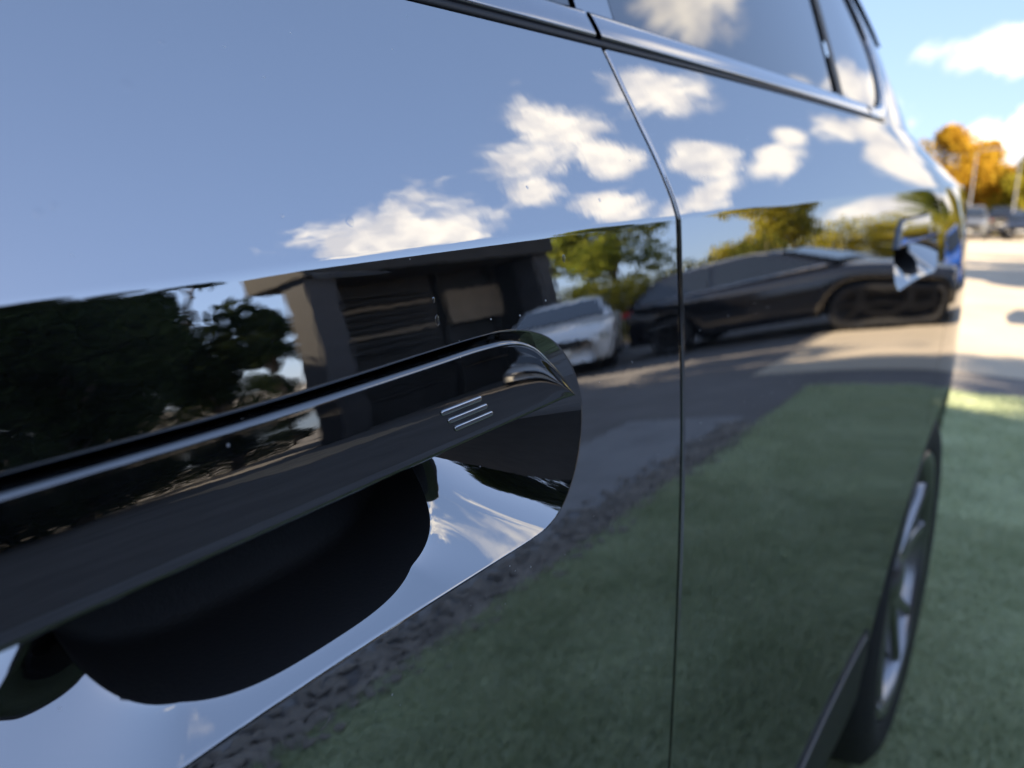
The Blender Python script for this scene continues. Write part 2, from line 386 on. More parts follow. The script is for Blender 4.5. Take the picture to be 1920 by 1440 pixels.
def flange(pos, nrm, edge, other, first):
    """roll a panel edge inward: edge/other are index lists, returns new verts/normals/rows of indices"""
    rows = []
    for k in range(1, 6):
        a = min(k, 4)/4*math.pi/2; row = []
        for i, j in zip(edge, other):
            t = (pos[i]-pos[j]).normalized(); n = nrm[i]; r = .0016
            p = pos[i]+t*r*math.sin(a)-n*r*(1-math.cos(a))
            nn = n*math.cos(a)+t*math.sin(a)
            if k == 5: p = p-n*.016; nn = t
            row.append((p, nn))
        rows.append(row)
    return rows
def make_panel(name, yl, yr, us, vs, mat, parent, hole=None, pocket_dy=None, roll=(True, True)):
    pos, nrm, faces = [], [], []; nu, nv = len(us), len(vs); idx = {}
    def addv(y, v):
        p = surf(y, v); pos.append(p); nrm.append(bnorm(p.y, p.z)); return len(pos)-1
    i0 = i1 = j0 = j1 = -1
    if hole:
        i0, i1, j0, j1 = hole
    for j, v in enumerate(vs):
        a, b = yl(v), yr(v)
        for i, u in enumerate(us):
            if hole and i0 < i < i1 and j0 < j < j1: continue
            idx[i, j] = addv(a+(b-a)*u, v)
    for j in range(nv-1):
        for i in range(nu-1):
            if hole and i0 <= i < i1 and j0 <= j < j1: continue
            faces.append((idx[i, j], idx[i+1, j], idx[i+1, j+1], idx[i, j+1]))
    ring = None
    if hole:
        loop = [(i, j0) for i in range(i0, i1)]+[(i1, j) for j in range(j0, j1)]+[(i, j1) for i in range(i1, i0, -1)]+[(i0, j) for j in range(j1, j0, -1)]
        c = (PC[0]+pocket_dy, PC[1]); poly = [(p[0]+pocket_dy, p[1]) for p in POCKET]; asp = .5
        cont = []; outer = []
        for ij in loop:
            p = pos[idx[ij]]; y, v = p.y, p.z-zc(p.y); outer.append((y, v))
        # match by arc fraction inside each side so the corners stay even
        for (y, v) in outer:
            d = ((y-c[0]), (v-c[1]))
            # pull the centre along the long axis so rays leave the straight edges squarely
            cx = c[0]+max(-.085, min(.085, d[0]*.72))
            cont.append(ray_contour(poly, (cx, c[1]), (y-cx, v-c[1])))
        prev = [idx[ij] for ij in loop]; NR = 9; N = len(loop)
        for k in range(1, NR+1):
            t = k/NR; t = 1-(1-t)**1.6
            cur = [addv(o[0]+(q[0]-o[0])*t, o[1]+(q[1]-o[1])*t) for o, q in zip(outer, cont)]
            for m in range(N): faces.append((prev[m], prev[(m+1) % N], cur[(m+1) % N], cur[m]))
            prev = cur
        ring = cont
    for side, do in zip((0, nu-1), roll):
        if not do: continue
        e = [idx[side, j] for j in range(nv)]; o = [idx[1 if side == 0 else nu-2, j] for j in range(nv)]
        prev = e
        for row in flange(pos, nrm, e, o, side == 0):
            cur = []
            for p, n in row: pos.append(p); nrm.append(n); cur.append(len(pos)-1)
            for j in range(nv-1):
                f = (prev[j], cur[j], cur[j+1], prev[j+1]); faces.append(f if side else f[::-1])
            prev = cur
    return mesh_obj(name, pos, faces, mat, parent, nrm), ring
def lip_depth(L, iv):
    w = sstep(-.075, -.055, iv); return min(.0115+.0225*sstep(-.110, -.074, iv), .98*L)*(1-w)+.034*w
def make_recess(name, ring, dy, mat, parent, D=.036):
    """finger pocket: rounded lip, bowl below the grip, flat back"""
    N = len(ring); liner = [(p[0]+dy, p[1]) for p in LINER]; rows = []
    inner = []
    for (y, v) in ring:
        cx = PC[0]+.008+dy+max(-.045, min(.045, (y-PC[0]-dy)*.42)); d = (y-cx, v-(-.0765))
        inner.append(ray_contour(liner, (cx, -.0765), d))
    P = 1.12
    def pt(y, v, depth):
        s = surf(y, v); return Vector((s.x-depth, s.y, s.z))
    NL, NB = 9, 34
    for k in range(NL+1+NB):
        row = []
        for (y, v), (iy, iv) in zip(ring, inner):
            Lm = math.hypot(iy-y, iv-v); ux, uv = (iy-y)/Lm, (iv-v)/Lm
            De = lip_depth(Lm, iv); r = .0024 if v < -.05 else .0016
            am = min(R(82), math.atan(P*De/Lm))
            if k <= NL:
                a = am*k/NL; lat = r*math.sin(a); dep = r*(1-math.cos(a))
            else:
                l0, d0 = r*math.sin(am), r*(1-math.cos(am)); s = (k-NL)/NB
                lat = l0+(Lm-l0)*s; dep = d0+(De-d0)*(1-(1-s)**P)
            row.append(pt(y+ux*lat, v+uv*lat, dep))
        rows.append(row)
    lms = [math.hypot(a[0]-b[0], a[1]-b[1]) for a, b in zip(ring, inner)]
    c = Vector((PC[0]+.008+dy, -.0765, 0))
    for t, kk in ((.03, .22), (.10, .85), (.2, 1), (.97, 1)):
        rows.append([pt(iy+(c.x+max(-.045, min(.045, (iy-c.x)*.6))-iy)*t, iv+(c.y-iv)*t, lip_depth(lm, iv)*(1-kk)+.048*kk) for (iy, iv), lm in zip(inner, lms)])
    plate = rows[-5:]; rows = rows[:-4]
    pv = [p for r_ in plate for p in r_]; pf = [(k*N+m, k*N+(m+1) % N, (k+1)*N+(m+1) % N, (k+1)*N+m) for k in range(4) for m in range(N)]+[tuple(4*N+m for m in range(N))]
    mesh_obj('recess_liner', pv, pf, M['cavity'], parent)
    verts = [p for r_ in rows for p in r_]; faces = []
    for k in range(len(rows)-1):
        for m in range(N): faces.append((k*N+m, k*N+(m+1) % N, (k+1)*N+(m+1) % N, (k+1)*N+m))
    nr = []
    nrow = len(rows)
    for k in range(nrow):
        for m in range(N):
            a = rows[min(k+1, nrow-1)][m]-rows[max(k-1, 0)][m]; b = rows[k][(m+1) % N]-rows[k][m-1]
            n = b.cross(a).normalized() if b.cross(a).length > 1e-14 else Vector((1, 0, 0))
            if n.x < 0: n = -n
            if k == 0: n = bnorm(rows[0][m].y, rows[0][m].z)
            nr.append(n)
    return mesh_obj(name, verts, faces, mat, parent, nr)
HT = [(-.0337, -.0665), (-.0266, -.0573), (-.0179, -.0488), (-.0079, -.0411), (.0053, -.0369), (.024, -.0355), (.06, -.0360), (.11, -.0364), (.1685, -.0358), (.196, -.0354), (.2147, -.0366), (.2279, -.0411), (.2379, -.0488), (.2466, -.0573), (.2537, -.0665)]
HTOP = catmull(HT, 12, False)
def handle_top(y): return float(np.interp(y, [p[0] for p in HTOP], [p[1] for p in HTOP]))
HB = -.0672; HOFF = .0035
def make_handle(name, dy, mat, parent):
    ys = [.11+.1437*math.sin(a) for a in np.linspace(-math.pi/2, math.pi/2, 150)]
    rows = []
    for y in ys:
        vt = max(HB+.0006, handle_top(y)); h = vt-HB; k = min(1, h/.010)
        rr = .0016*k; sec = [(-.017, vt-.0004), (-.0085, vt-.0002), (-rr*1.25, vt)]+[(-rr*(1-math.sin(a)), vt-rr*(1-math.cos(a))) for a in np.linspace(0, math.pi/2, 9)]+[(0, vt-rr*1.25)]
        f0, f1 = vt-.0024*k, HB+.0020*k
        sec += [(.0006*math.sin(math.pi*t), f0+(f1-f0)*t) for t in np.linspace(0, 1, 11)]
        sec += [(-.0001*k, HB+.0013*k), (-.0004*k, HB+.0006*k), (-.0010*k, HB+.00015*k), (-.0018*k, HB), (-.006, HB+.0002), (-.017, HB+.0022*k)]
        rows.append([surf(y+dy, v, HOFF+dx) for dx, v in sec])
    n = len(rows[0]); vs = [p for r in rows for p in r]; fs = []
    for i in range(len(rows)-1):
        for j in range(n): fs.append((i*n+j, i*n+(j+1) % n, (i+1)*n+(j+1) % n, (i+1)*n+j))
    fs += [tuple(range(n)), tuple((len(rows)-1)*n+j for j in range(n))[::-1]]
    return mesh_obj(name, vs, fs, mat, parent)
def make_ridge(y0, y1, v, mat, parent, dy=0):
    """one raised bar of the touch sensor on the grip"""
    r = .00100; L = y1-y0; prof = [(0, -.0004), (0, .0003), (.00012, .00055), (.0004, .00072), (.00072, .00074)]
    vs = []; n = 28
    for ins, up in prof:
        for k in range(n):
            a = 2*math.pi*k/n; rr = r-ins
            y = (y1-r if math.cos(a) > 0 else y0+r)+rr*math.cos(a); w = v+rr*math.sin(a)
            yc_ = y+dy; base = surf(yc_, w, HOFF)
            f0 = handle_top(y)-.0024; f1 = HB+.0020; t = (w-f0)/(f1-f0)
            base.x += .0006*math.sin(math.pi*max(0, min(1, t)))+up; vs.append(base)
    fs = []
    for i in range(len(prof)-1):
        for k in range(n): fs.append((i*n+k, i*n+(k+1) % n, (i+1)*n+(k+1) % n, (i+1)*n+k))
    fs.append(tuple((len(prof)-1)*n+k for k in range(n)))
    return mesh_obj('sensor_bar', vs, fs, mat, parent)

suv = tag(empty('parked_suv', (XC, .1, 0)), 'glossy black car close to the lens with its flush door handle', 'car')
class _P:                                         # parts are modelled in world space, then parented keeping place
    pass
def adopt(o, parent=suv):
    o.parent = parent; o.matrix_parent_inverse = Matrix.Translation(-Vector(parent.location)) if parent.type == 'EMPTY' else Matrix()
    return o
def rows_v(lo, hi, hole=None):
    r = list(np.linspace(lo, -.16, 22))+list(np.linspace(-.152, -.012, 62 if hole else 14))+list(np.linspace(-.010, -.004, 5))+list(np.linspace(-.0035, .0035, 29))+list(np.linspace(.004, hi, 30))
    return r
V_SILL = -.640
# front door: columns packed round the pocket
uw = lambda y: (y+.70)/(.3695+.70)
us = list(np.linspace(0, uw(-.075), 34))[:-1]+list(np.linspace(uw(-.075), uw(.297), 150))+list(np.linspace(uw(.297), 1, 16))[1:]
vs = rows_v(V_SILL, VB-.002, True)
ih0, ih1 = 33, 33+149; jh0 = 22; jh1 = 22+61
front_door, ring = make_panel('front_door', front_edge, lambda v: seam(v)-.0036, us, vs, M['paint'], None, (ih0, ih1, jh0, jh1), 0)
adopt(front_door)
rec = make_recess('handle_recess', ring, 0, M['bowl'], front_door)
han = make_handle('door_handle', 0, M['grip'], front_door)
for y0, y1, v in ((.1715, .1925, -.0529), (.1745, .1953, -.0564), (.1775, .1982, -.0599)):
    make_ridge(y0, y1, v, M['paint_far'], front_door)
# rear door
DY = 1.02
uw2 = lambda y: (y-.3735)/(1.39-.3735)
us2 = list(np.linspace(0, uw2(DY-.06), 40))[:-1]+list(np.linspace(uw2(DY-.06), uw2(DY+.285), 60))+list(np.linspace(uw2(DY+.285), 1, 8))[1:]
vs2 = list(np.linspace(V_SILL, -.16, 26))+list(np.linspace(-.152, -.018, 26))+list(np.linspace(-.014, -.004, 6))+list(np.linspace(-.0035, .0035, 21))+list(np.linspace(.004, VB-.002, 26))
vs2 = [v for v in vs2]
def rear_door_hole_ok(): pass
rear_door, ring2 = make_panel('rear_door', lambda v: seam(v)+.0036, lambda v: rear_edge(v)-.002, us2, vs2, M['paint'], None, (39, 39+59, 26, 26+25), DY)
adopt(rear_door)
make_recess('handle_recess', ring2, DY, M['bowl'], rear_door)
make_handle('door_handle', DY, M['grip'], rear_door)
for y0, y1, v in ((.1715, .1925, -.0529), (.1745, .1953, -.0564), (.1775, .1982, -.0599)):
    make_ridge(y0, y1, v, M['paint_far'], rear_door, DY)
# wings: an upper band above the arch, and the arch ring below it
def make_fender(name, yc, edge, yend, sgn):
    pos, nrm, faces = [], [], []
    def addv(y, v, off=0):
        p = surf(y, v, off); pos.append(p); nrm.append(bnorm(p.y, p.z)); return len(pos)-1
    VL = -.20
    vsu = list(np.linspace(VL, -.006, 22))+list(np.linspace(-.004, .004, 15))+list(np.linspace(.006, VB-.002, 16))
    th = np.linspace(0, 1, 70); g = []
    for v in vsu:
        a = edge(v); row = []
        for t in th:
            y = a+(yend-a)*(math.sin(t*math.pi/2)*.5+t*.5) if True else 0
            row.append(addv(y, v))
        g.append(row)
    for j in range(len(vsu)-1):
        for i in range(len(th)-1): faces.append((g[j][i], g[j][i+1], g[j+1][i+1], g[j+1][i]))
    # arch ring: from the lip out to the door edge / upper band / bumper end
    n = 90; prev = None; NR = 16
    lo_a = R(-8)
    for k in range(n+1):
        a = math.pi-lo_a-(math.pi-2*lo_a)*k/n if sgn > 0 else lo_a+(math.pi-2*lo_a)*k/n
        dy_, dz_ = math.cos(a), math.sin(a); y0, z0 = yc+ARCH*dy_, WZ+ARCH*dz_
        # march outward until an outer bound is met
        t = ARCH
        while t < 2:
            t += .002; y, z = yc+t*dy_, WZ+t*dz_; v = z-zc(y)
            if v >= VL or (sgn > 0 and (y <= edge(v) or y >= yend)) or (sgn < 0 and (y >= edge(v) or y <= yend)): break
        cur = []
        for m in range(NR+1):
            s = ARCH+(t-ARCH)*m/NR; y, z = yc+s*dy_, WZ+s*dz_; cur.append(addv(y, max(.24, z)-zc(y)))
        p0 = surf(y0, z0-zc(y0)); pos.append(p0+Vector((-.05, 0, 0))); nrm.append(Vector((0, -dy_, -dz_))); cur = [len(pos)-1]+cur
        if prev:
            for m in range(len(cur)-1): faces.append((prev[m], cur[m], cur[m+1], prev[m+1]))
        prev = cur
    return adopt(mesh_obj(name, pos, faces, M['paint'], None, nrm))
rear_fender = make_fender('rear_fender', WY, lambda v: rear_edge(v)+.002, 2.455, 1)
front_fender = make_fender('front_fender', FWY, lambda v: front_edge(v)-.004, -2.28, -1)
# sill cladding
def strip(name, ya, yb, vfun, prof, mat, n=80, par=suv):
    """prof: list of (dx, dv) swept along y; vfun(y) is the reference height"""
    vs_, fs_ = [], []
    for i in range(n+1):
        y = ya+(yb-ya)*i/n; v0 = vfun(y); base = body(y, zc(y)+v0)
        for dx, dv in prof: vs_.append((base+dx, y, zc(y)+v0+dv))
    m = len(prof)
    for i in range(n):
        for j in range(m-1): fs_.append((i*m+j, (i+1)*m+j, (i+1)*m+j+1, i*m+j+1))
    return adopt(mesh_obj(name, vs_, fs_, mat), par)
strip('side_skirt', -.92, 1.115, lambda y: V_SILL-.004, [(-.03, .006), (-.006, .004), (-.002, .001), (.002, -.006), (.003, -.03), (.002, -.06), (.000, -.075), (-.004, -.13), (-.02, -.20), (-.08, -.23), (-.20, -.23)], M['cladding'])
strip('skirt_moulding', -.90, 1.10, lambda y: V_SILL-.012, [(.000, .003), (.0035, .0025), (.0045, 0), (.0035, -.0025), (.000, -.003)], M['gunmetal'])
# dark inner body behind the panel gaps
ib = MB()
def inner_body():
    vs_, fs_ = [], []; ys_ = np.linspace(-2.2, 2.4, 60); vv = np.linspace(-.82, .085, 10)
    for y in ys_:
        for v in vv:
            d = .055
            for yc in (WY, FWY):
                if abs(y-yc) < .46 and zc(y)+v < .86: d = .30
            vs_.append((body(y, zc(y)+v)-d, y, zc(y)+v))
    m = len(vv)
    for i in range(len(ys_)-1):
        for j in range(m-1): fs_.append((i*m+j, (i+1)*m+j, (i+1)*m+j+1, i*m+j+1))
    return adopt(mesh_obj('inner_shell', vs_, fs_, M['dark']))
inner_body()
# belt seal and bright trim
GS = .43
def xg(y, z):
    """outer face of the side glass"""
    b = zc(y)+VB; h = z-b
    return body(y, b)-.006-GS*h-.10*max(0, h)**2
strip('belt_seal', -.66, 1.20, lambda y: VB-.001, [(-.012, -.002), (-.0035, .0002), (-.003, .002), (-.004, .0045), (-.012, .006)], M['rubber'])
TP = [(-.010, .0035), (-.0042, .0040), (-.0028, .0050), (-.0033, .0066), (-.0065, .0120), (-.0100, .0175), (-.0125, .0198), (-.018, .0200)]
strip('window_trim', -.64, .3722, lambda y: VB, TP, M['trim'])
strip('window_trim', .3785, 1.105, lambda y: VB, TP, M['trim'])
def sweep(name, pts, prof, mat):
    """sweep a strip profile along a path of (y, z) points lying on the glass plane; prof: (out, side)"""
    vs_, fs_ = [], []; m = len(prof)
    for i, (y, z) in enumerate(pts):
        a = pts[max(0, i-1)]; b = pts[min(len(pts)-1, i+1)]; ty, tz = b[0]-a[0], b[1]-a[1]; l = math.hypot(ty, tz); ny, nz_ = -tz/l, ty/l
        for o, s in prof: vs_.append((xg(y+ny*s, z+nz_*s)+o, y+ny*s, z+nz_*s))
    for i in range(len(pts)-1):
        for j in range(m-1): fs_.append((i*m+j, (i+1)*m+j, (i+1)*m+j+1, i*m+j+1))
    return adopt(mesh_obj(name, vs_, fs_, mat))
RE = catmull([(1.105, zc(1.105)+VB+.011), (1.17, zc(1.17)+VB+.0125), (1.235, 1.258), (1.290, 1.290), (1.333, 1.332), (1.350, 1.370), (1.342, 1.405), (1.320, 1.440), (1.275, 1.49), (1.21, 1.53)], 8, False)
sweep('window_trim', RE, [(-.008, -.012), (.003, -.010), (.006, -.004), (.006, .004), (.003, .008), (-.008, .009)], M['trim'])
def glass(name, left, right, zlo, zhi, mat=M['glass'], nu=24, nv=20, off=0):
    """left/right: y as a function of z"""
    vs_, fs_ = [], []
    for j in range(nv+1):
        t = j/nv
        for i in range(nu+1):
            u = i/nu; z0 = zlo(0); 
            yl, yr = left(0), right(0)
            z = None
            # solve z row between the sloping belt and the roof line
            y = yl+(yr-yl)*u
            for _ in range(3):
                z = zlo(y)+(zhi(y)-zlo(y))*t; y = left(z)+(right(z)-left(z))*u
            vs_.append((xg(y, z)+off, y, z))
    m = nu+1
    for j in range(nv):
        for i in range(nu): fs_.append((j*m+i, j*m+i+1, (j+1)*m+i+1, (j+1)*m+i))
    return adopt(mesh_obj(name, vs_, fs_, mat))
belt = lambda y: zc(y)+VB+.016
roofl = lambda y: 1.572-.045*(y-.2)**2
lin = lambda z0, y0, z1, y1: (lambda z: y0+(y1-y0)*(z-z0)/(z1-z0))
glass('front_window', lin(1.18, -.62, 1.55, -.18), lin(1.2, .362, 1.55, .395), belt, roofl)
glass('pillar_cover', lin(1.2, .366, 1.55, .399), lin(1.2, .407, 1.55, .440), belt, roofl, M['paint_far'], 4, 20, .0015)
div = lin(1.24, .955, 1.364, 1.017)
glass('rear_window', lin(1.2, .411, 1.55, .444), lambda z: div(z)-.008, belt, roofl)
glass('window_divider', lambda z: div(z)-.010, lambda z: div(z)+.016, belt, roofl, M['rubber'], 4, 20, .003)
REf = lambda z: float(np.interp(z, [1.245, 1.258, 1.29, 1.332, 1.37, 1.405, 1.44, 1.49, 1.53], [1.19, 1.235, 1.29, 1.333, 1.35, 1.342, 1.32, 1.275, 1.21]))
glass('quarter_window', lambda z: div(z)+.014, lambda z: max(div(z)+.03, REf(z)-.012), belt, lambda y: min(roofl(y), 1.52))
sweep('window_seal', [(y-.016, z+.004) for y, z in RE[14:]], [(-.006, -.006), (.002, -.004), (.002, .006), (-.006, .008)], M['rubber'])
def top_skin(name, ya, yb, mat, z_edge, crown, n=30, m=20):
    vs_, fs_ = [], []
    for i in range(n+1):
        y = ya+(yb-ya)*i/n; ze = z_edge(y); xe = xg(y, ze)+.004
        for j in range(m+1):
            t = -1+2*j/m; x = XC+(xe-XC)*-t; vs_.append((x, y, ze+crown(y)*(1-abs(t)**2.6)))
    for i in range(n):
        for j in range(m): fs_.append((i*(m+1)+j, i*(m+1)+j+1, (i+1)*(m+1)+j+1, (i+1)*(m+1)+j))
    return adopt(mesh_obj(name, vs_, fs_, mat))
top_skin('roof', -.25, 1.75, M['paint_far'], lambda y: roofl(y)-.004-.10*max(0, y-1.35)**2, lambda y: .075*min(1, (y+.6)/.5))
def quad_surface(name, fn, n, m, mat):
    vs_, fs_ = [], []
    for i in range(n+1):
        for j in range(m+1): vs_.append(fn(i/n, j/m))
    for i in range(n):
        for j in range(m): fs_.append((i*(m+1)+j, i*(m+1)+j+1, (i+1)*(m+1)+j+1, (i+1)*(m+1)+j))
    return adopt(mesh_obj(name, vs_, fs_, mat))
def rear_pillar(u, t):
    zl = zc(1.9)+VB-.002; 
    z = 1.245+(roofl(1.5)-.01-1.245)*t; y0 = REf(z)-.004; y1 = 2.12-.34*t
    y = y0+(y1-y0)*u; zz = (zc(y)+VB-.003)+(roofl(y)-.02-.10*max(0, y-1.35)**2-(zc(y)+VB-.003))*t
    return (xg(y, zz)-.002-.10*max(0, u-.6)**2, y, zz)
quad_surface('rear_pillar', rear_pillar, 20, 20, M['paint_far'])
def hatch(u, t):
    z = .45+1.07*t; y = 2.46-.05*sstep(.0, .5, t)-.62*max(0, t-.55)**1.3; w = .60-.10*max(0, t-.5)
    return (XC+(2*u-1)*(w+.28*(1-abs(t-.4))*.6), y-.06*(2*u-1)**4, z)
quad_surface('tailgate', hatch, 20, 16, M['paint_far'])
quad_surface('windscreen', lambda u, t: (XC+(2*u-1)*(.74-.14*t), -1.02+.80*t+.10*(2*u-1)**2, 1.16+.45*t), 16, 10, M['glass'])
quad_surface('bonnet', lambda u, t: (XC+(2*u-1)*(.66+.14*sstep(0, .5, t)), -2.22+1.24*t+.04*(2*u-1)**2, .93+.25*math.sin(t*1.45)-.03*(2*u-1)**4), 16, 16, M['paint_far'])
quad_surface('front_bumper', lambda u, t: (XC+(2*u-1)*.62, -2.30+.08*t**2+.14*(2*u-1)**2, .30+.64*t), 16, 8, M['paint_far'])
quad_surface('rear_bumper', lambda u, t: (XC+(2*u-1)*.70, 2.47-.03*t-.10*(2*u-1)**2, .30+.36*t), 16, 8, M['cladding'])

def make_wheel(name, loc, parent, mirror=False, r=WR, w=.245, rimr=.272, spokes=5, hi=True, x_out=0):
    """axle along x, outer face at x = 0"""
    e = empty(name, loc); e.parent = parent
    n = 72 if hi else 32
    k = r/.372
    MB().lathe([(-w, rimr-.01), (-w-.004, rimr+.02), (-w, r-.02), (-w+.03, r-.002), (-.05, r), (-.022, r-.006), (-.006, r-.03), (.001, (r+rimr)/2), (-.004, rimr+.012), (-.012, rimr-.004), (-.02, rimr-.012)], n).build('tyre', M['tyre'], e, True)
    rim = MB().lathe([(-.010, rimr+.002), (-.004, rimr-.002), (-.007, rimr-.012), (-.02, rimr-.018), (-.05, rimr-.026), (-w*.8, rimr-.03)], n).build('rim', M['rim'], e, True)
    MB().lathe([(-.075, 0.0005), (-.075, .155), (-.09, .165), (-.10, .16)], n).build('brake_disc', M['steel'], e, True)
    hub = MB().lathe([(-.016, .0005), (-.016, .030), (-.020, .036), (-.034, .062), (-.060, .075)], 32).build('hub_cap', M['rim'], e, True)
    for s in range(spokes):
        for q in (-1, 1):
            a0 = 2*math.pi*s/spokes+.35+q*.10; a1 = 2*math.pi*s/spokes+.35+q*.24
            sp = []
            for t in np.linspace(0, 1, 7):
                rad = .045+(rimr-.008-.045)*t; a = a0+(a1-a0)*t; hw = .017-.003*t; xo = -.030+.018*t**.7-.014*(1-t)*t
                for wd, dx in ((-1, -.022), (-1, -.006), (-.55, 0), (.55, 0), (1, -.006), (1, -.022)):
                    sp.append((xo+dx, rad*math.cos(a)-wd*hw*math.sin(a), rad*math.sin(a)+wd*hw*math.cos(a)))
            fs_ = []
            for i in range(6):
                for j in range(5): fs_.append((i*6+j, i*6+j+1, (i+1)*6+j+1, (i+1)*6+j))
            fs_ += [tuple(range(6)), tuple(36+j for j in range(6))[::-1]]
            mb = MB(); mb.add(sp, fs_); mb.build('spoke', M['rim'], e, True)
    return e
for yc in (WY, FWY):
    w_ = make_wheel('wheel', (.014-XC, yc-.1, WR), suv)
    w2 = make_wheel('wheel', (-(.014-XC), yc-.1, WR), suv, hi=False); w2.rotation_euler = (0, 0, math.pi)
    # wheel-well liner
    vs_, fs_ = [], []
    for i in range(41):
        a = R(-12)+R(204)*i/40
        for x in (.0, -.30): vs_.append((x-.035, yc+(ARCH+.012)*math.cos(a), WZ+(ARCH+.012)*math.sin(a)))
    for i in range(40): fs_.append((2*i, 2*i+1, 2*i+3, 2*i+2))
    adopt(mesh_obj('wheel_liner', vs_, fs_, M['dark']))
# far side of the car: the same panels mirrored about the centre line
for o in [c for c in suv.children if c.type == 'MESH' and c.name.split('.')[0] in ('front_door', 'rear_door', 'rear_fender', 'front_fender', 'side_skirt', 'window_trim', 'front_window', 'rear_window', 'quarter_window', 'pillar_cover', 'window_divider', 'rear_pillar', 'inner_shell', 'belt_seal')]:
    c = o.copy(); COL.objects.link(c); c.parent = suv
    c.matrix_parent_inverse = Matrix.Translation((0, 0, 0)); c.matrix_basis = Matrix.Translation((0, -.1, 0)) @ Matrix.Diagonal((-1, 1, 1, 1)) @ Matrix.Translation((-XC, 0, 0))
under = MB().box((XC-.78, -2.0, .22), (XC+.78, 2.3, .34)).build('underbody', M['dark']); adopt(under)

# dried drops left on the door by rain
def drop(y, v, r, k, par, stretch=1):
    rnd = random.Random(int(y*1e5)); n = 22; vs_ = []; amp = [rnd.uniform(.8, 1.2) for _ in range(n)]
    amp = [(amp[i-1]+amp[i]+amp[(i+1) % n])/3 for i in range(n)]
    for f, h in ((1, -.00002), (.93, .00007), (.75, .00014), (.4, .00018)):
        for i in range(n):
            a = 2*math.pi*i/n; vs_.append(surf(y+r*f*amp[i]*math.cos(a), v+r*f*amp[i]*stretch*math.sin(a), h*k))
    fs_ = [(j*n+i, j*n+(i+1) % n, (j+1)*n+(i+1) % n, (j+1)*n+i) for j in range(3) for i in range(n)]+[tuple(3*n+i for i in range(n))]
    mesh_obj('dried_drop', vs_, fs_, M['mark'], par)
for y, v, r, st in ((.0958, .0475, .0019, 1), (.150, .0110, .0017, 1), (.0665, .0178, .0013, 1), (.0700, .0192, .0011, 1), (.1270, .0140, .0006, 1), (.2470, .0190, .0009, 1), (.0776, .0830, .0016, .6), (.1790, -.0235, .0011, 1.8), (.1786, -.0165, .0007, 1.6), (.2600, -.0105, .0012, 1.5), (.300, .012, .0010, 1), (.11, .060, .0009, 1)):
    drop(y, v, r*.9, .2, front_door, st)

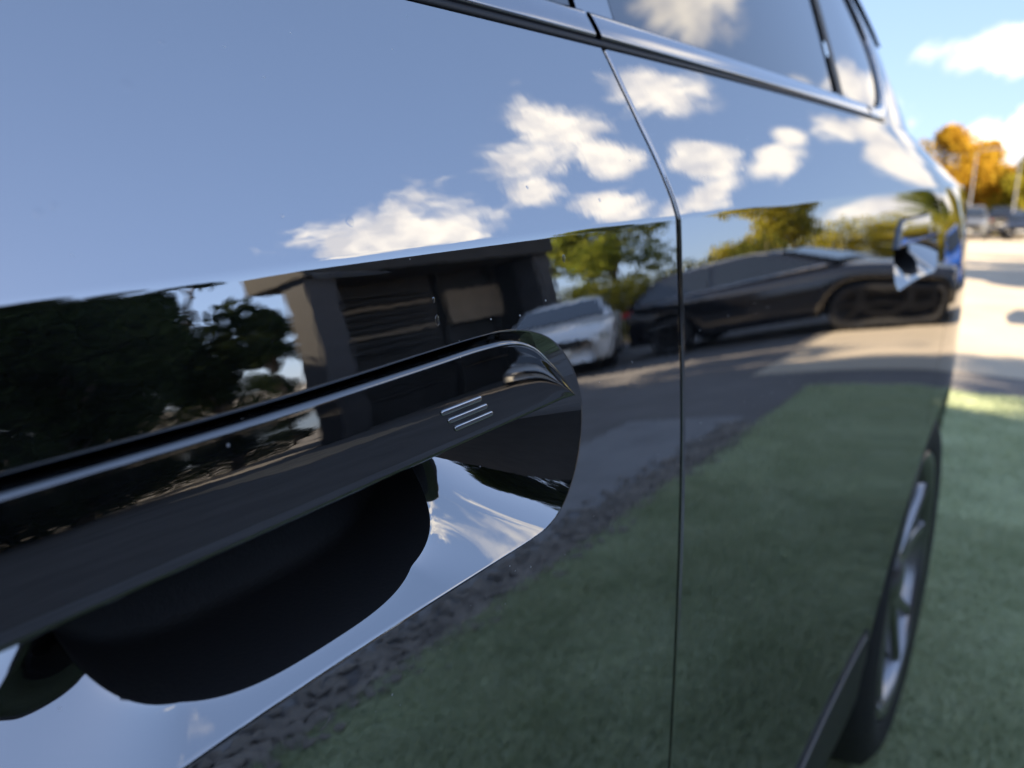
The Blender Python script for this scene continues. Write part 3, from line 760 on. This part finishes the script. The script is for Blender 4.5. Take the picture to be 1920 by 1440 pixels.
# ---------------------------------------------------------------- other cars
CAR = {}
def build_car(kind):
    """side profile kinds: sedan, hatch, suv. Nose towards +x, centre at origin. Returns dict of meshes made once"""
    P = dict(sedan=(4.5, 1.82, 1.43, .70, [(-2.25, .62, .86), (-2.18, .74, .95), (-1.7, .86, 1.02), (-1.2, .90, .99), (0, .91, .95), (.9, .91, .93), (1.1, .90, .93), (1.7, .87, .84), (2.1, .78, .74), (2.25, .60, .62)], (-1.85, -.55, -.05, 1.22)),
             hatch=(4.1, 1.78, 1.50, .68, [(-2.05, .66, .98), (-1.98, .78, 1.06), (-1.5, .86, 1.04), (0, .89, .97), (.8, .89, .96), (1.1, .88, .95), (1.6, .85, .86), (1.95, .76, .74), (2.05, .60, .64)], (-1.92, -1.45, .10, 1.08)),
             suv=(4.6, 1.88, 1.72, .74, [(-2.3, .70, 1.05), (-2.22, .84, 1.14), (-1.7, .92, 1.16), (0, .94, 1.10), (.9, .94, 1.08), (1.2, .93, 1.07), (1.8, .90, .99), (2.2, .82, .88), (2.3, .68, .74)], (-2.15, -1.75, .10, 1.12)))[kind]
    L, W, H, rw, st, (xb, xr, xf, xh) = P
    out = {}
    mb = MB(); vs = []; secs = []
    xs = np.linspace(st[0][0], st[-1][0], 44)
    wx, ax = {'sedan': (1.36, -1.38), 'hatch': (1.25, -1.28), 'suv': (1.40, -1.40)}[kind], 0
    wr = .33 if kind != 'suv' else .36
    for x in xs:
        hw = float(np.interp(x, [s[0] for s in st], [s[1] for s in st])); zh = float(np.interp(x, [s[0] for s in st], [s[2] for s in st]))
        z0 = .24
        for c in wx:
            if abs(x-c) < wr+.05: z0 = max(z0, wr+math.sqrt(max(0, (wr+.05)**2-(x-c)**2)))
        zm = max(z0+.04, zh*.62)
        sec = [(0, .26), (hw*.72, .26), (hw*.74, z0), (hw*.955, z0), (hw*.985, z0+(zm-z0)*.3), (hw, zm), (hw*.985, zm+(zh-zm)*.5), (hw*.955, zh-.05), (hw*.90, zh-.012), (hw*.80, zh+.008), (0, zh+.035)]
        ring = sec+[(-y, z) for y, z in sec[-2:0:-1]]
        secs.append([(x, y, z) for y, z in ring])
    n = len(secs[0]); vs = [p for s in secs for p in s]; fs = []
    for i in range(len(secs)-1):
        for j in range(n): fs.append((i*n+j, i*n+(j+1) % n, (i+1)*n+(j+1) % n, (i+1)*n+j))
    fs += [tuple(range(n)), tuple((len(secs)-1)*n+j for j in range(n))[::-1]]
    out['body'] = (vs, fs)
    # cabin
    vs, fs = [], []; zbl = .93 if kind == 'sedan' else (1.0 if kind == 'hatch' else 1.1); hwb = W/2*.90; hwr = W/2*.66
    prof = [(xh, zbl-.02, 0), (xf+.25, H-.13, .75), (xf-.1, H-.035, .95), (xf-.45, H, 1), (xr+.2, H-.01, 1), (xr-.05, H-.07, .9), (xb, zbl+.02, 0)]
    pts = catmull([(p[0], p[1]) for p in prof], 6, False)
    m = 13
    for x, z in pts:
        t = max(0, min(1, (z-zbl)/(H-zbl))); hw = hwb+(hwr-hwb)*t
        for k in range(m):
            s = -1+2*k/(m-1); zz = z-(.05*abs(s)**6 if t > .3 else 0); vs.append((x, hw*s, max(zbl-.03, zz)))
    for i in range(len(pts)-1):
        for k in range(m-1): fs.append((i*m+k, i*m+k+1, (i+1)*m+k+1, (i+1)*m+k))
    out['roof'] = (vs, fs)
    def side(x, z, sy, off=.008):
        t = max(0, min(1, (z-zbl)/(H-zbl))); return (x, sy*(hwb+(hwr-hwb)*t+off), z)
    zt = H-.10; xr_top, xf_top = xr+.22, xf-.12
    cuts = [(xb+.42, (xr_top+xf_top)/2-.16, xr_top-.05), (None, None, None)]
    mid = (xr_top+xf_top)/2; xb2, xf2 = xb+.30, xh-.22
    out['side'] = []
    for sy in (-1, 1):
        for (a, b, c, d) in ((xb2, mid-.05, mid-.05, xr_top), (mid+.03, xf2, xf_top, mid+.03)):
            poly = [side(a, zbl+.02, sy), side(b, zbl+.02, sy), side(c, zt, sy), side(d, zt, sy)]
            inn = [(p[0], p[1]-sy*.03, p[2]) for p in poly]
            f = [(0, 1, 2, 3), (7, 6, 5, 4), (0, 4, 5, 1), (1, 5, 6, 2), (2, 6, 7, 3), (3, 7, 4, 0)]
            out['side'].append((poly+inn, f))
        # closing wall of the cabin
        poly = [side(xb+.05, zbl-.02, sy, -.004), side(xh-.05, zbl-.02, sy, -.004), side(xf+.2, H-.16, sy, -.004), side(xf-.2, H-.05, sy, -.004), side(xr+.1, H-.06, sy, -.004), side(xr-.03, H-.12, sy, -.004)]
        out.setdefault('wall', []).append((poly, [tuple(range(6))]))
    def pane(xa, za, xc_, zc_, k):
        o = []
        for x, z in ((xa, za), (xc_, zc_)):
            t = max(0, min(1, (z-zbl)/(H-zbl))); hw = (hwb+(hwr-hwb)*t)*.90
            o += [(x, -hw, z), (x, hw, z)]
        d = .012*k; vs_ = [(p[0]+d, p[1], p[2]+.014) for p in o]; 
        return (vs_+[(p[0]-.02*k, p[1], p[2]-.01) for p in vs_], [(0, 1, 3, 2), (4, 6, 7, 5), (0, 4, 5, 1), (2, 3, 7, 6), (0, 2, 6, 4), (1, 5, 7, 3)])
    out['windscreen'] = pane(xh-.06, zbl+.04, xf+.22, H-.12, 1); out['rear_window'] = pane(xb+.06, zbl+.07, xr-.08, H-.10, -1)
    out['trim'] = [MB().tube([side(xb2-.05, zbl+.005, sy, .012), side(mid, zbl+.005, sy, .014), side(xf2+.06, zbl+.005, sy, .012)], .014, 8) for sy in (-1, 1)]
    nose = st[-1]; tail = st[0]
    def slab(x, y, z, sx, sy, sz): return MB().box((x-sx, y-sy, z-sz), (x+sx, y+sy, z+sz))
    out['lamps'] = [('headlight', slab(nose[0]-.16, s*.62, nose[2]+.02, .10, .15, .05)) for s in (-1, 1)]+[('tail_light', slab(tail[0]+.06, s*.64, tail[2]-.10, .07, .13, .06)) for s in (-1, 1)]
    out['plates'] = [slab(nose[0]+.01, 0, .46, .012, .26, .055), slab(tail[0]-.01, 0, .72, .012, .26, .055)]
    out['grille'] = slab(nose[0]-.02, 0, .60, .04, .40, .07)
    out['wheels'] = [(c, s*(W/2-.045), wr) for c in wx for s in (-1, 1)]
    return out
def car(kind, loc, rz, paint, label, group=None, lod=True):
    key = kind
    if key not in CAR: CAR[key] = build_car(kind)
    K = CAR[key]
    e = tag(empty('parked_car', loc, rz), label, 'car', group)
    mesh_obj('body', *K['body'], paint, e); mesh_obj('roof', *K['roof'], paint, e)
    for w in K['wall']: mesh_obj('cabin_side', *w, paint, e, smooth=False)
    for s in K['side']: mesh_obj('side_window', *s, M['glass2'], e, smooth=False)
    for mb in K['trim']: mesh_obj('window_trim', mb.v, mb.f, M['chrome'], e)
    mesh_obj('windscreen', *K['windscreen'], M['glass2'], e, smooth=False); mesh_obj('rear_window', *K['rear_window'], M['glass2'], e, smooth=False)
    for nm, mb in K['lamps']: mesh_obj(nm, mb.v, mb.f, M['lamp_clear' if nm == 'headlight' else 'lamp_red'], e, smooth=False)
    for mb in K['plates']: mesh_obj('number_plate', mb.v, mb.f, M['plate'], e, smooth=False)
    mesh_obj('grille', K['grille'].v, K['grille'].f, M['rubber'], e, smooth=False)
    for (x, y, r) in K['wheels']:
        w = empty('wheel', (x, y, r)); w.parent = e; w.rotation_euler = (0, 0, math.pi/2 if y > 0 else -math.pi/2)
        if 'wh' not in CAR:
            a = MB().lathe([(-.2, .20), (-.2, .31), (-.17, .33), (-.03, .33), (0, .30), (0, .235), (-.015, .22)], 28)
            b = MB().lathe([(-.006, .235), (-.004, .215), (-.02, .20), (-.05, .19), (-.07, .0005)], 28)
            c = MB()
            for s in range(5):
                t = 2*math.pi*s/5
                q = Matrix.Rotation(t, 4, 'X'); c.box((-.03, -.025, 0), (-.004, .025, .215), q)
            CAR['wh'] = []
            for nm, mb, mt in (('tyre', a, M['tyre']), ('rim', b, M['dark']), ('spokes', c, M['blackrim'])):
                o = mb.build(nm, mt, None, nm != 'spokes'); CAR['wh'].append(o)
            for o in CAR['wh']: o.parent = w
        else:
            for o in CAR['wh']:
                k = o.copy(); COL.objects.link(k); k.parent = w
        s = r/.33; w.scale = (1, s, s)
    return e
M['glass2'] = simple('car_glass', (.015, .018, .02), .04, ior=1.9)
black_p = car_paint('black_car_paint', (.012, .012, .014)); white_p = car_paint('white_car_paint', (.78, .77, .74)); blue_p = car_paint('blue_car_paint', (.02, .09, .40)); silver_p = car_paint('silver_car_paint', (.45, .46, .48), .5); red_p = car_paint('red_car_paint', (.4, .03, .02)); grey_p = car_paint('grey_car_paint', (.09, .095, .10))
car('hatch', (3.0, 9.8, 0), math.pi, black_p, 'dark hatchback parked side-on across from the near car, mirrored in its door')
car('hatch', (6.4, 9.5, 0), R(-118), white_p, 'white hatchback parked by the hedge, mirrored beside the door seam')
car('suv', (1.75, 16.2, 0), R(-90), blue_p, 'bright blue car parked beyond the dark hatchback')

# ---------------------------------------------------------------- greenery
def leaf_cloud(rng, clumps, n, size, squash=1):
    w = np.array([c[3]**2 for c in clumps]); idx = rng.choice(len(clumps), n, p=w/w.sum())
    C = np.array([c[:3] for c in clumps])[idx]; Rr = np.array([c[3] for c in clumps])[idx]
    d = rng.normal(size=(n, 3)); d /= np.linalg.norm(d, axis=1)[:, None]; r = Rr*rng.random(n)**.45
    P = C+d*r[:, None]*np.array([1, 1, squash])
    u = rng.normal(size=(n, 3)); u /= np.linalg.norm(u, axis=1)[:, None]; t = rng.normal(size=(n, 3)); w_ = np.cross(u, t); w_ /= np.linalg.norm(w_, axis=1)[:, None]
    s = size*rng.uniform(.6, 1.4, n)[:, None]
    Q = np.stack([P-u*s, P+w_*s*.5, P+u*s, P-w_*s*.5], 1)
    return Q.reshape(-1, 3), np.arange(n*4).reshape(-1, 4)
def leaf_mesh(name, Q, F, mat, parent):
    n = len(F); me = bpy.data.meshes.new(name); me.vertices.add(n*4); me.loops.add(n*4); me.polygons.add(n)
    me.vertices.foreach_set('co', Q.reshape(-1)); me.loops.foreach_set('vertex_index', F.reshape(-1)); me.polygons.foreach_set('loop_start', np.arange(n)*4)
    me.polygons.foreach_set('loop_total', np.full(n, 4)); me.update(calc_edges=True); me.materials.append(mat)
    o = bpy.data.objects.new(name, me); COL.objects.link(o); o.parent = parent; return o
def tree(loc, height, radius, mat, label, seed, n=6000, size=.10, base=.3, group=None, name='leafy_tree', trunk_r=.14, nclump=26, gap=0):
    rng = np.random.default_rng(seed); e = tag(empty(name, loc), label, 'tree', group)
    tp = [(0, 0, 0)]; 
    for k in range(1, 6): tp.append((rng.normal(0, .05)*k, rng.normal(0, .05)*k, height*.17*k))
    mb = MB().tube(tp, [trunk_r*(1-.15*k) for k in range(6)], 9); 
    tr = mb.build('trunk', M['bark'], e, True)
    clumps = []; limb = MB()
    for k in range(nclump):
        h = height*(base+(1-base)*rng.random()); f = math.sin(math.pi*min(1, max(.08, (h/height-base)/(1-base)*.85+.12)))
        a = rng.uniform(0, 2*np.pi); rr = radius*f*rng.uniform(.25, .95); c = (rr*math.cos(a), rr*math.sin(a), h)
        clumps.append((*c, radius*rng.uniform(.22, .42)*(.6+.4*f)))
        zz = max(.2, h-rr*.8); s = (0, 0, min(zz, height*.8)); m_ = tuple(s[i]*.5+c[i]*.5+(0.1 if i == 2 else 0) for i in range(3))
        limb.tube([s, m_, c], [trunk_r*.35, trunk_r*.22, trunk_r*.08], 5)
    limb.build('limbs', M['bark'], e, True)
    Q, F = leaf_cloud(rng, clumps, n, size); leaf_mesh('crown', Q, F, mat, e)
    return e
def hedge(loc, rz, L, W, H, mat, label, seed, n, size=.05):
    rng = np.random.default_rng(seed); e = tag(empty('hedge', loc, rz), label, 'hedge')
    clumps = [(x, rng.normal(0, W*.18), z*H+rng.normal(0, .08), W*.5*rng.uniform(.75, 1.25)) for x in np.arange(-L/2, L/2, W*.35) for z in (.25, .55, .85)]
    Q, F = leaf_cloud(rng, clumps, n, size); Q[:, 2] = np.maximum(Q[:, 2], .02); leaf_mesh('foliage', Q, F, mat, e)
    st = MB()
    for x in np.arange(-L/2, L/2, .5): st.tube([(x, 0, 0), (x+.1, .05, H*.8)], .025, 5)
    st.build('stems', M['bark'], e, True)
    return e
tree((12.6, 4.0, 0), 7.5, 2.7, M['leaf_dark'], 'tall dense dark evergreen beside the house', 11, 60000, .08, .03, nclump=46, trunk_r=.22)
tree((15.6, 8.3, 0), 6.5, 1.9, M['leaf_dark'], 'thin dark tree showing between the evergreen and the carport', 12, 9000, .12, .2)
tree((23.0, 14.6, 0), 5.2, 1.7, M['leaf_dark'], 'distant dark tree in the gap left of the carport', 19, 5000, .14, .15)
tree((9.6, 17.0, 0), 6.2, 2.2, M['leaf_green'], 'loose green tree rising over the hedge beside the carport', 13, 7000, .11, .28)
tree((6.6, 20.5, 0), 5.4, 2.0, M['leaf_yellow'], 'yellow green tree behind the hedge and dark hatchback', 14, 6500, .11, .2)
hedge((8.2, 14.6, 0), R(8), 7.5, 1.1, 1.75, M['leaf_hedge'], 'long dark hedge with sunlit top behind the white hatchback', 15, 26000, .055)
hedge((6.2, 24.5, 0), R(-4), 9.6, 1.6, 2.2, M['leaf_yellow'], 'yellow green bank of shrubs far behind the dark hatchback', 16, 16000, .09)
# autumn trees far down the car park
far = [(-6.9, 58, 6.6, 3.4, 'leaf_orange', 'tall orange autumn tree nearest the black car behind the far row of cars'), (-4.6, 60, 5.9, 2.0, 'leaf_orange', 'smaller orange autumn tree right of the tall one beyond the far cars'), (-2.2, 57, 5.2, 1.9, 'leaf_yellow', 'yellow green tree right of the orange autumn trees beyond the far cars'), (-11.5, 63, 8, 3.2, 'leaf_green', 'green tree left of the orange autumn trees hidden by the black car'), (3.2, 62, 7, 2.8, 'leaf_yellow', 'yellow tree far right beyond the row of cars'), (8.5, 64, 7.5, 3, 'leaf_green', 'last green tree at the right end beyond the far cars')]
for i, (x, y, h, r, m, lab) in enumerate(far): tree((x, y, 0), h, r, M[m], lab, 30+i, 11000, .15, .06, 'trees beyond the far cars', trunk_r=.16, nclump=70)

# ---------------------------------------------------------------- far row of parked cars, lamp posts
cols = [(silver_p, 'silver'), (white_p, 'white'), (black_p, 'black'), (red_p, 'red'), (grey_p, 'dark grey'), (blue_p, 'blue')]
row = [(-11.6, 'suv', 2), (-9.0, 'hatch', 0), (-6.5, 'suv', 2), (-4.0, 'suv', 4), (-1.5, 'hatch', 2), (1.1, 'suv', 0), (3.6, 'hatch', 3), (6.2, 'suv', 1)]
places = ['first', 'second', 'third', 'fourth', 'fifth', 'sixth', 'seventh', 'eighth']
for i, (x, kd, c) in enumerate(row):
    car(kd, (x, 45.5+.4*(i % 3), 0), R(-90)+R((i*37 % 7)-3), cols[c][0], '%s %s, %s from the left in the far row of parked cars' % (cols[c][1], {'suv': 'tall car', 'hatch': 'hatchback'}[kd], places[i]), 'far row of parked cars')
row2 = [(-8.2, 'suv', 4), (-5.4, 'hatch', 3), (-2.8, 'suv', 2)]
for i, (x, kd, c) in enumerate(row2):
    car(kd, (x, 52+.3*i, 0), R(90), cols[c][0], '%s car with its tail to us, %s from the left in the row behind' % (cols[c][1], places[i]), 'second far row of parked cars')
def lamp_post(loc, h, label):
    e = tag(empty('lamp_post', loc), label, 'lamp post', 'lamp posts in the car park')
    MB().tube([(0, 0, 0), (0, 0, .4), (0, 0, .42), (0, 0, h)], [.07, .07, .035, .025], 10).build('pole', M['metalpost'], e, True)
    MB().tube([(0, 0, h-.05), (.3, 0, h+.12), (.7, 0, h+.15)], [.035, .03, .03], 8).build('arm', M['metalpost'], e, True)
    MB().box((.55, -.11, h+.12), (1.1, .11, h+.20)).build('lamp_head', M['metalpost'], e, False, .02)
lamp_post((-4.35, 48.5, 0), 4.6, 'slim grey lamp post in front of the orange trees')
lamp_post((-2.35, 49.5, 0), 4.4, 'slim grey lamp post in front of the green tree')
sheet('verge', -40, 40, 54.5, 75, .05, M['lawnsoil'], 5)
# low kerb in front of the verge
for i in range(24): pass
mb = MB().box((-40, 54.25, 0), (40, 54.5, .12)); tag(mb.build('kerb', M['concrete'], None, False, .02), kind='structure')

# ---------------------------------------------------------------- carport across the lane
cp = tag(empty('carport', (10.0, 10.2, 0)), 'low flat-roofed dark carport on grey pillars across the lane', 'building')
def part(nm, lo, hi, mat, par=cp, bevel=.01):
    mb = MB().box([lo[i]-par.location[i] for i in range(3)], [hi[i]-par.location[i] for i in range(3)]); return mb.build(nm, mat, par, False, bevel)
part('roof_slab', (9.15, 6.8, 3.45), (10.95, 13.6, 4.02), M['slab'])
part('fascia', (9.10, 6.75, 3.40), (9.15, 13.65, 4.08), M['render'])
for y in (6.85, 13.0): part('pillar', (9.3, y, 0), (9.95, y+.6, 3.448), M['pillar'])
part('back_wall', (10.72, 7.6, 0), (10.9, 13.4, 3.446), M['render'])
part('end_wall', (10.1, 13.2, 0), (10.71, 13.4, 3.444), M['render'])
for k in range(9): part('louvre', (10.40, 8.2, 1.4+k*.19), (10.49, 10.6, 1.49+k*.19), M['tan'] if k in (2, 6) else M['render'], bevel=.005)
part('wall_board', (10.42, 11.1, 1.75), (10.56, 12.9, 2.8), M['tan'])
part('board_post', (10.56, 11.06, 0), (10.66, 11.18, 3.44), M['render']); part('board_post', (10.56, 12.82, 0), (10.66, 12.94, 3.44), M['render'])
hedge((15.6, 6.2, 0), R(75), 8.4, 1.0, 1.6, M['leaf_dark'], 'added low dark hedge behind the evergreen', 17, 14000, .06)  # added to hide sunlit ground from the door reflection
hedge((2.5, -8.5, 0), R(2), 14, 1.5, 2.6, M['leaf_dark'], 'added tall dark hedge at the front of the black car', 18, 30000, .08)  # added out of view to darken the reflection in the handle recess

# ---------------------------------------------------------------- unseen house added to shade the car
hs = tag(empty('shade_house', (12.6, -4.2, 0)), 'added two-storey dark boarded house with tiled roof, out of view, shading the black car', 'building')
hx0, hx1, hy0, hy1, he, hr = 9.6, 15.6, -10.2, 2.0, 6.9, 10.0
def hp(nm, lo, hi, mat, par=hs, bevel=0): return part(nm, lo, hi, mat, par, bevel)
hp('wall', (hx0, hy0, 0), (hx1, hy1, he), M['brick'])
gm = MB(); xm = (hx0+hx1)/2
for y0, y1 in ((hy0+.02, hy0+.25), (hy1-.25, hy1-.02)):
    b = [(hx0+.01, he-.02), (hx1-.01, he-.02), (xm, hr-.1)]
    gm.add([(x-hs.location.x, y-hs.location.y, z) for y in (y0, y1) for x, z in b], [(0, 1, 2), (5, 4, 3), (0, 3, 4, 1), (1, 4, 5, 2), (2, 5, 3, 0)])
gm.build('gable', M['brick'], hs)
for s in (-1, 1):
    xe = hx0-.45 if s < 0 else hx1+.45; ze = he-.38
    rv = [(xe, hy0-.3, ze), (xe, hy1+.3, ze), (xm, hy1+.3, hr), (xm, hy0-.3, hr)]
    o = MB().add([(x-hs.location.x, y-hs.location.y, z+dz) for dz in (0, .14) for x, y, z in rv], [(0, 1, 2, 3), (7, 6, 5, 4), (0, 4, 5, 1), (1, 5, 6, 2), (2, 6, 7, 3), (3, 7, 4, 0)]).build('roof_slope', M['tiles'], hs)
for y in (-8.6, -5.4, -2.2):
    for z in (.9, 3.7):
        f = hp('window', (hx0-.05, y-.06, z-.06), (hx0+.02, y+1.36, z+1.46), M['whitewood'])
        f2 = MB().box((hx0-.062-hs.location.x, y+.02-hs.location.y, z+.02), (hx0-.052-hs.location.x, y+.62-hs.location.y, z+1.38)).build('pane', M['pane'], f)
        f3 = MB().box((hx0-.062-hs.location.x, y+.68-hs.location.y, z+.02), (hx0-.052-hs.location.x, y+1.28-hs.location.y, z+1.38)).build('pane', M['pane'], f)
